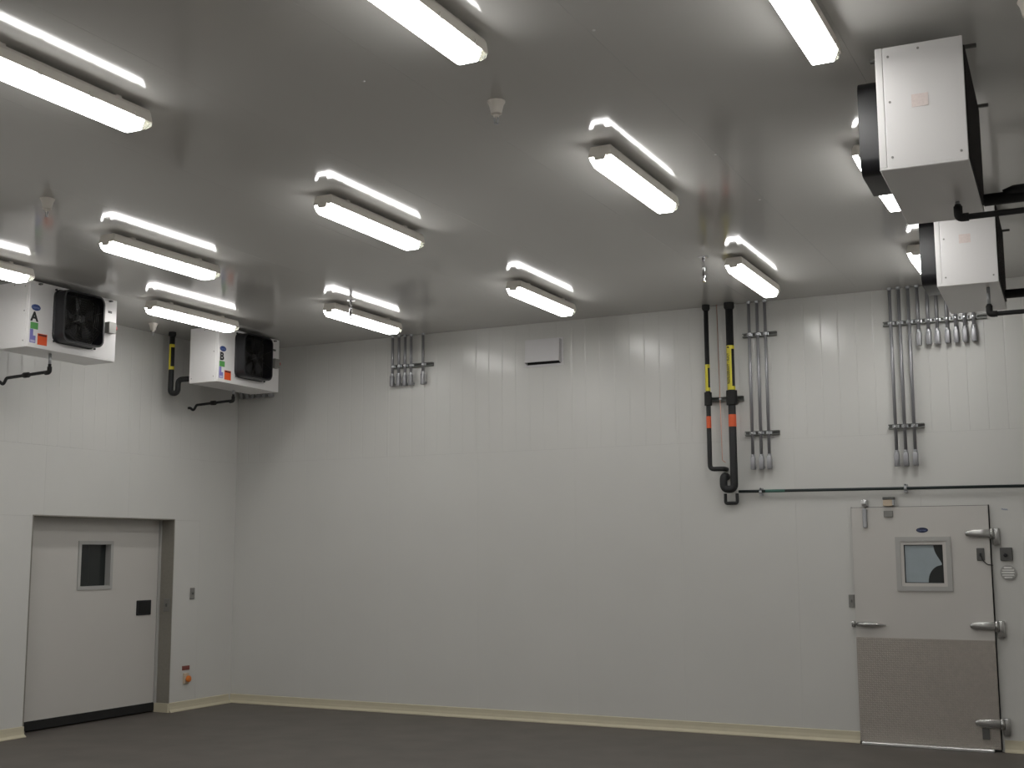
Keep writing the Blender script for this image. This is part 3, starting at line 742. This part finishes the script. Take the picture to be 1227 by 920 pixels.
bm = bmesh.new(); box(bm, 5.93, 6.32, -0.044, -0.001, 3.222, 3.226); box(bm, 5.93, 6.32, -0.044, -0.001, 3.262, 3.266); box(bm, 5.93, 6.32, -0.006, -0.001, 3.226, 3.262)
rel('channel', bm, strut_m, sb)
ct = tag(empty('copper_tube', (6.10, -0.03, 2.62)), 'thin copper capillary tube hanging between the two black pipes', 'tube')
rel('tube', mtube([(6.086, -0.068, H-0.001), (6.102, -0.068, 2.635), (6.135, -0.068, 2.610)], 0.0036, 8, fil=0.02), copper_m, ct)
rel('tube_clip', mbox(6.088, 6.110, -0.075, -0.060, 3.236, 3.252), galv_m, ct)
# small square pipe loop and the long dark pipe over the door
lp = pipe_thing('pipe_loop', 'small square black pipe loop at the foot of the thick riser', 'pipe', (6.18, -0.05, 2.21))
rel('pipe', mtube([(6.118, -0.05, 2.306), (6.118, -0.05, 2.212), (6.236, -0.05, 2.212), (6.236, -0.05, 2.306)], 0.016, 12, fil=0.022), foam_m, lp)
hp = pipe_thing('horizontal_pipe', 'long thin dark green pipe running over the hinged door', 'pipe', (8.0, -0.05, 2.31))
rel('pipe', mtube([(6.254, -0.05, 2.3235), (6.47, -0.05, 2.322), (XR-0.002, -0.05, 2.296)], 0.014, 12), green_pipe_m, hp)
gm = mat('green_pipe_marker', (0.06, 0.16, 0.13), 0.45)
rel('pipe_marker', mtube([(6.52, -0.05, 2.3216), (6.71, -0.05, 2.3202)], 0.0150, 12), gm, hp)
for x in (6.472, 7.827, 9.2):
    c = rel('pipe_bracket', mbox(x-0.016, x+0.016, -0.050, -0.001, 2.275, 2.352, bev=0.003), galv_m, hp)
    rel('bracket_bolt', mtube([(x, -0.062, 2.346), (x, -0.040, 2.346)], 0.008, 8), dark_box_m, hp)
    rel('bracket_strap', mtube([(x-0.012, -0.05, 2.312), (x+0.012, -0.05, 2.312)], 0.021, 12), galv_m, hp)

# ================================================================== VENT HOOD ON THE BACK WALL
v = tag(empty('vent_hood', (4.16, -0.001, 3.73)), 'white rectangular vent hood with dark open underside high on the wall', 'vent')
rel('flange', ring_frame(3.935, 4.345, 3.745, 4.000, 0.022, -0.008, -0.001), vent_m, v)
bm = bmesh.new()      # wedge hood: front slopes out towards the bottom
pr = [(-0.001, 4.005), (-0.055, 4.005), (-0.072, 3.765), (-0.066, 3.765), (-0.050, 3.998), (-0.001, 3.998)]
a = [bm.verts.new((3.938, y, z)) for y, z in pr]; b = [bm.verts.new((4.342, y, z)) for y, z in pr]
for k in range(6): bm.faces.new((a[k], a[(k+1) % 6], b[(k+1) % 6], b[k]))
bm.faces.new(a); bm.faces.new(b)
for x in (3.938, 4.337):
    prism(bm, [(0.001, 4.004), (0.053, 4.004), (0.069, 3.766), (0.001, 3.742)], x, x+0.005, lambda u, v_, d: Vector((d, -u, v_)))
bmesh.ops.recalc_face_normals(bm, faces=bm.faces)
rel('hood', bm, vent_m, v)
rel('throat', mbox(3.945, 4.335, -0.012, -0.001, 3.745, 3.99), rubber_m, v)
for k in range(4):
    x = 3.955+k*0.095; rel('flap', mbox(x, x+0.084, -0.064, -0.014, 3.770, 3.776), dark_box_m, v)

# ================================================================== SPRINKLERS
def cone_sprinkler(x, y, label):
    t = tag(empty('sprinkler_head', (x, y, H-0.13)), label, 'sprinkler', 'conical sprinklers on the ceiling')
    bm = lathe(bmesh.new(), [(0.050, H-0.001), (0.050, H-0.006), (0.040, H-0.026), (0.033, H-0.055), (0.030, H-0.074), (0.018, H-0.078)], 22, (x, y, 0))
    rel('escutcheon', bm, sprk_m, t)
    rel('body', lathe(bmesh.new(), [(0.015, H-0.076), (0.015, H-0.090), (0.010, H-0.094)], 12, (x, y, 0)), sprk_m, t)
    rel('frame', mtube([(x-0.006, y, H-0.090), (x-0.011, y, H-0.105), (x-0.008, y, H-0.124), (x, y, H-0.130), (x+0.008, y, H-0.124), (x+0.011, y, H-0.105), (x+0.006, y, H-0.090)], 0.0036, 8, fil=0.008), galv_m, t)
    rel('deflector', lathe(bmesh.new(), [(0.013, H-0.128), (0.013, H-0.131)], 12, (x, y, 0)), galv_m, t)
cone_sprinkler(6.69, -6.03, 'white conical sprinkler out on the open middle of the ceiling')
cone_sprinkler(3.05, -5.82, 'white conical sprinkler on the ceiling in front of cooler A')
cone_sprinkler(0.40, -1.93, 'white conical sprinkler behind the light beside cooler B')
cone_sprinkler(9.40, -6.03, 'white conical sprinkler behind the unlettered cooler away from the back wall')
def dry_sprinkler(x, y, ln, label):
    t = tag(empty('dry_sprinkler', (x, y, H-ln)), label, 'sprinkler', 'rod sprinklers dropping from the ceiling')
    rel('flange', lathe(bmesh.new(), [(0.042, H-0.001), (0.042, H-0.004), (0.030, H-0.009), (0.014, H-0.010)], 20, (x, y, 0)), chrome_m, t)
    rel('drop_rod', mtube([(x, y, H-0.002), (x, y, H-ln+0.045)], 0.013, 12), chrome_m, t)
    rel('head', lathe(bmesh.new(), [(0.015, H-ln+0.050), (0.015, H-ln+0.036), (0.008, H-ln+0.030), (0.008, H-ln+0.006), (0.016, H-ln+0.004), (0.016, H-ln)], 12, (x, y, 0)), chrome_m, t)
dry_sprinkler(2.96, -1.95, 0.185, 'chrome rod sprinkler in front of the light above the five conduits')
dry_sprinkler(6.59, -2.06, 0.215, 'chrome rod sprinkler beside the light in front of the black pipes')

# ================================================================== SMALL THINGS ON THE LEFT WALL
s = tag(empty('light_switch', (0.001, -0.728, 1.29)), 'small grey light switch plate on the wall beside the sliding door', 'switch')
rel('plate', mbox(0.001, 0.010, -0.765, -0.690, 1.225, 1.355, bev=0.003), grey_box_m, s)
rel('toggle', mbox(0.010, 0.020, -0.735, -0.721, 1.278, 1.302, bev=0.002), dark_box_m, s)
e = tag(empty('emergency_button', (0.001, -0.80, 0.36)), 'orange push button under a red-brown sign low on the wall', 'button')
rel('sign', mbox(0.001, 0.006, -0.855, -0.735, 0.440, 0.487), brownred_m, e)
rel('box', mbox(0.001, 0.030, -0.838, -0.762, 0.290, 0.408, bev=0.005), tan_m, e)
rel('knob', lathe(bmesh.new(), [(0.020, 0.030), (0.020, 0.042), (0.036, 0.046), (0.036, 0.062), (0.026, 0.072), (0, 0.074)], 18, (0, -0.800, 0.345), 'x'), knob_orange_m, e)

# every mesh has a material: fall-back
for o in S.objects:
    if o.type == 'MESH' and len(o.data.materials) == 0: o.data.materials.append(galv_m)
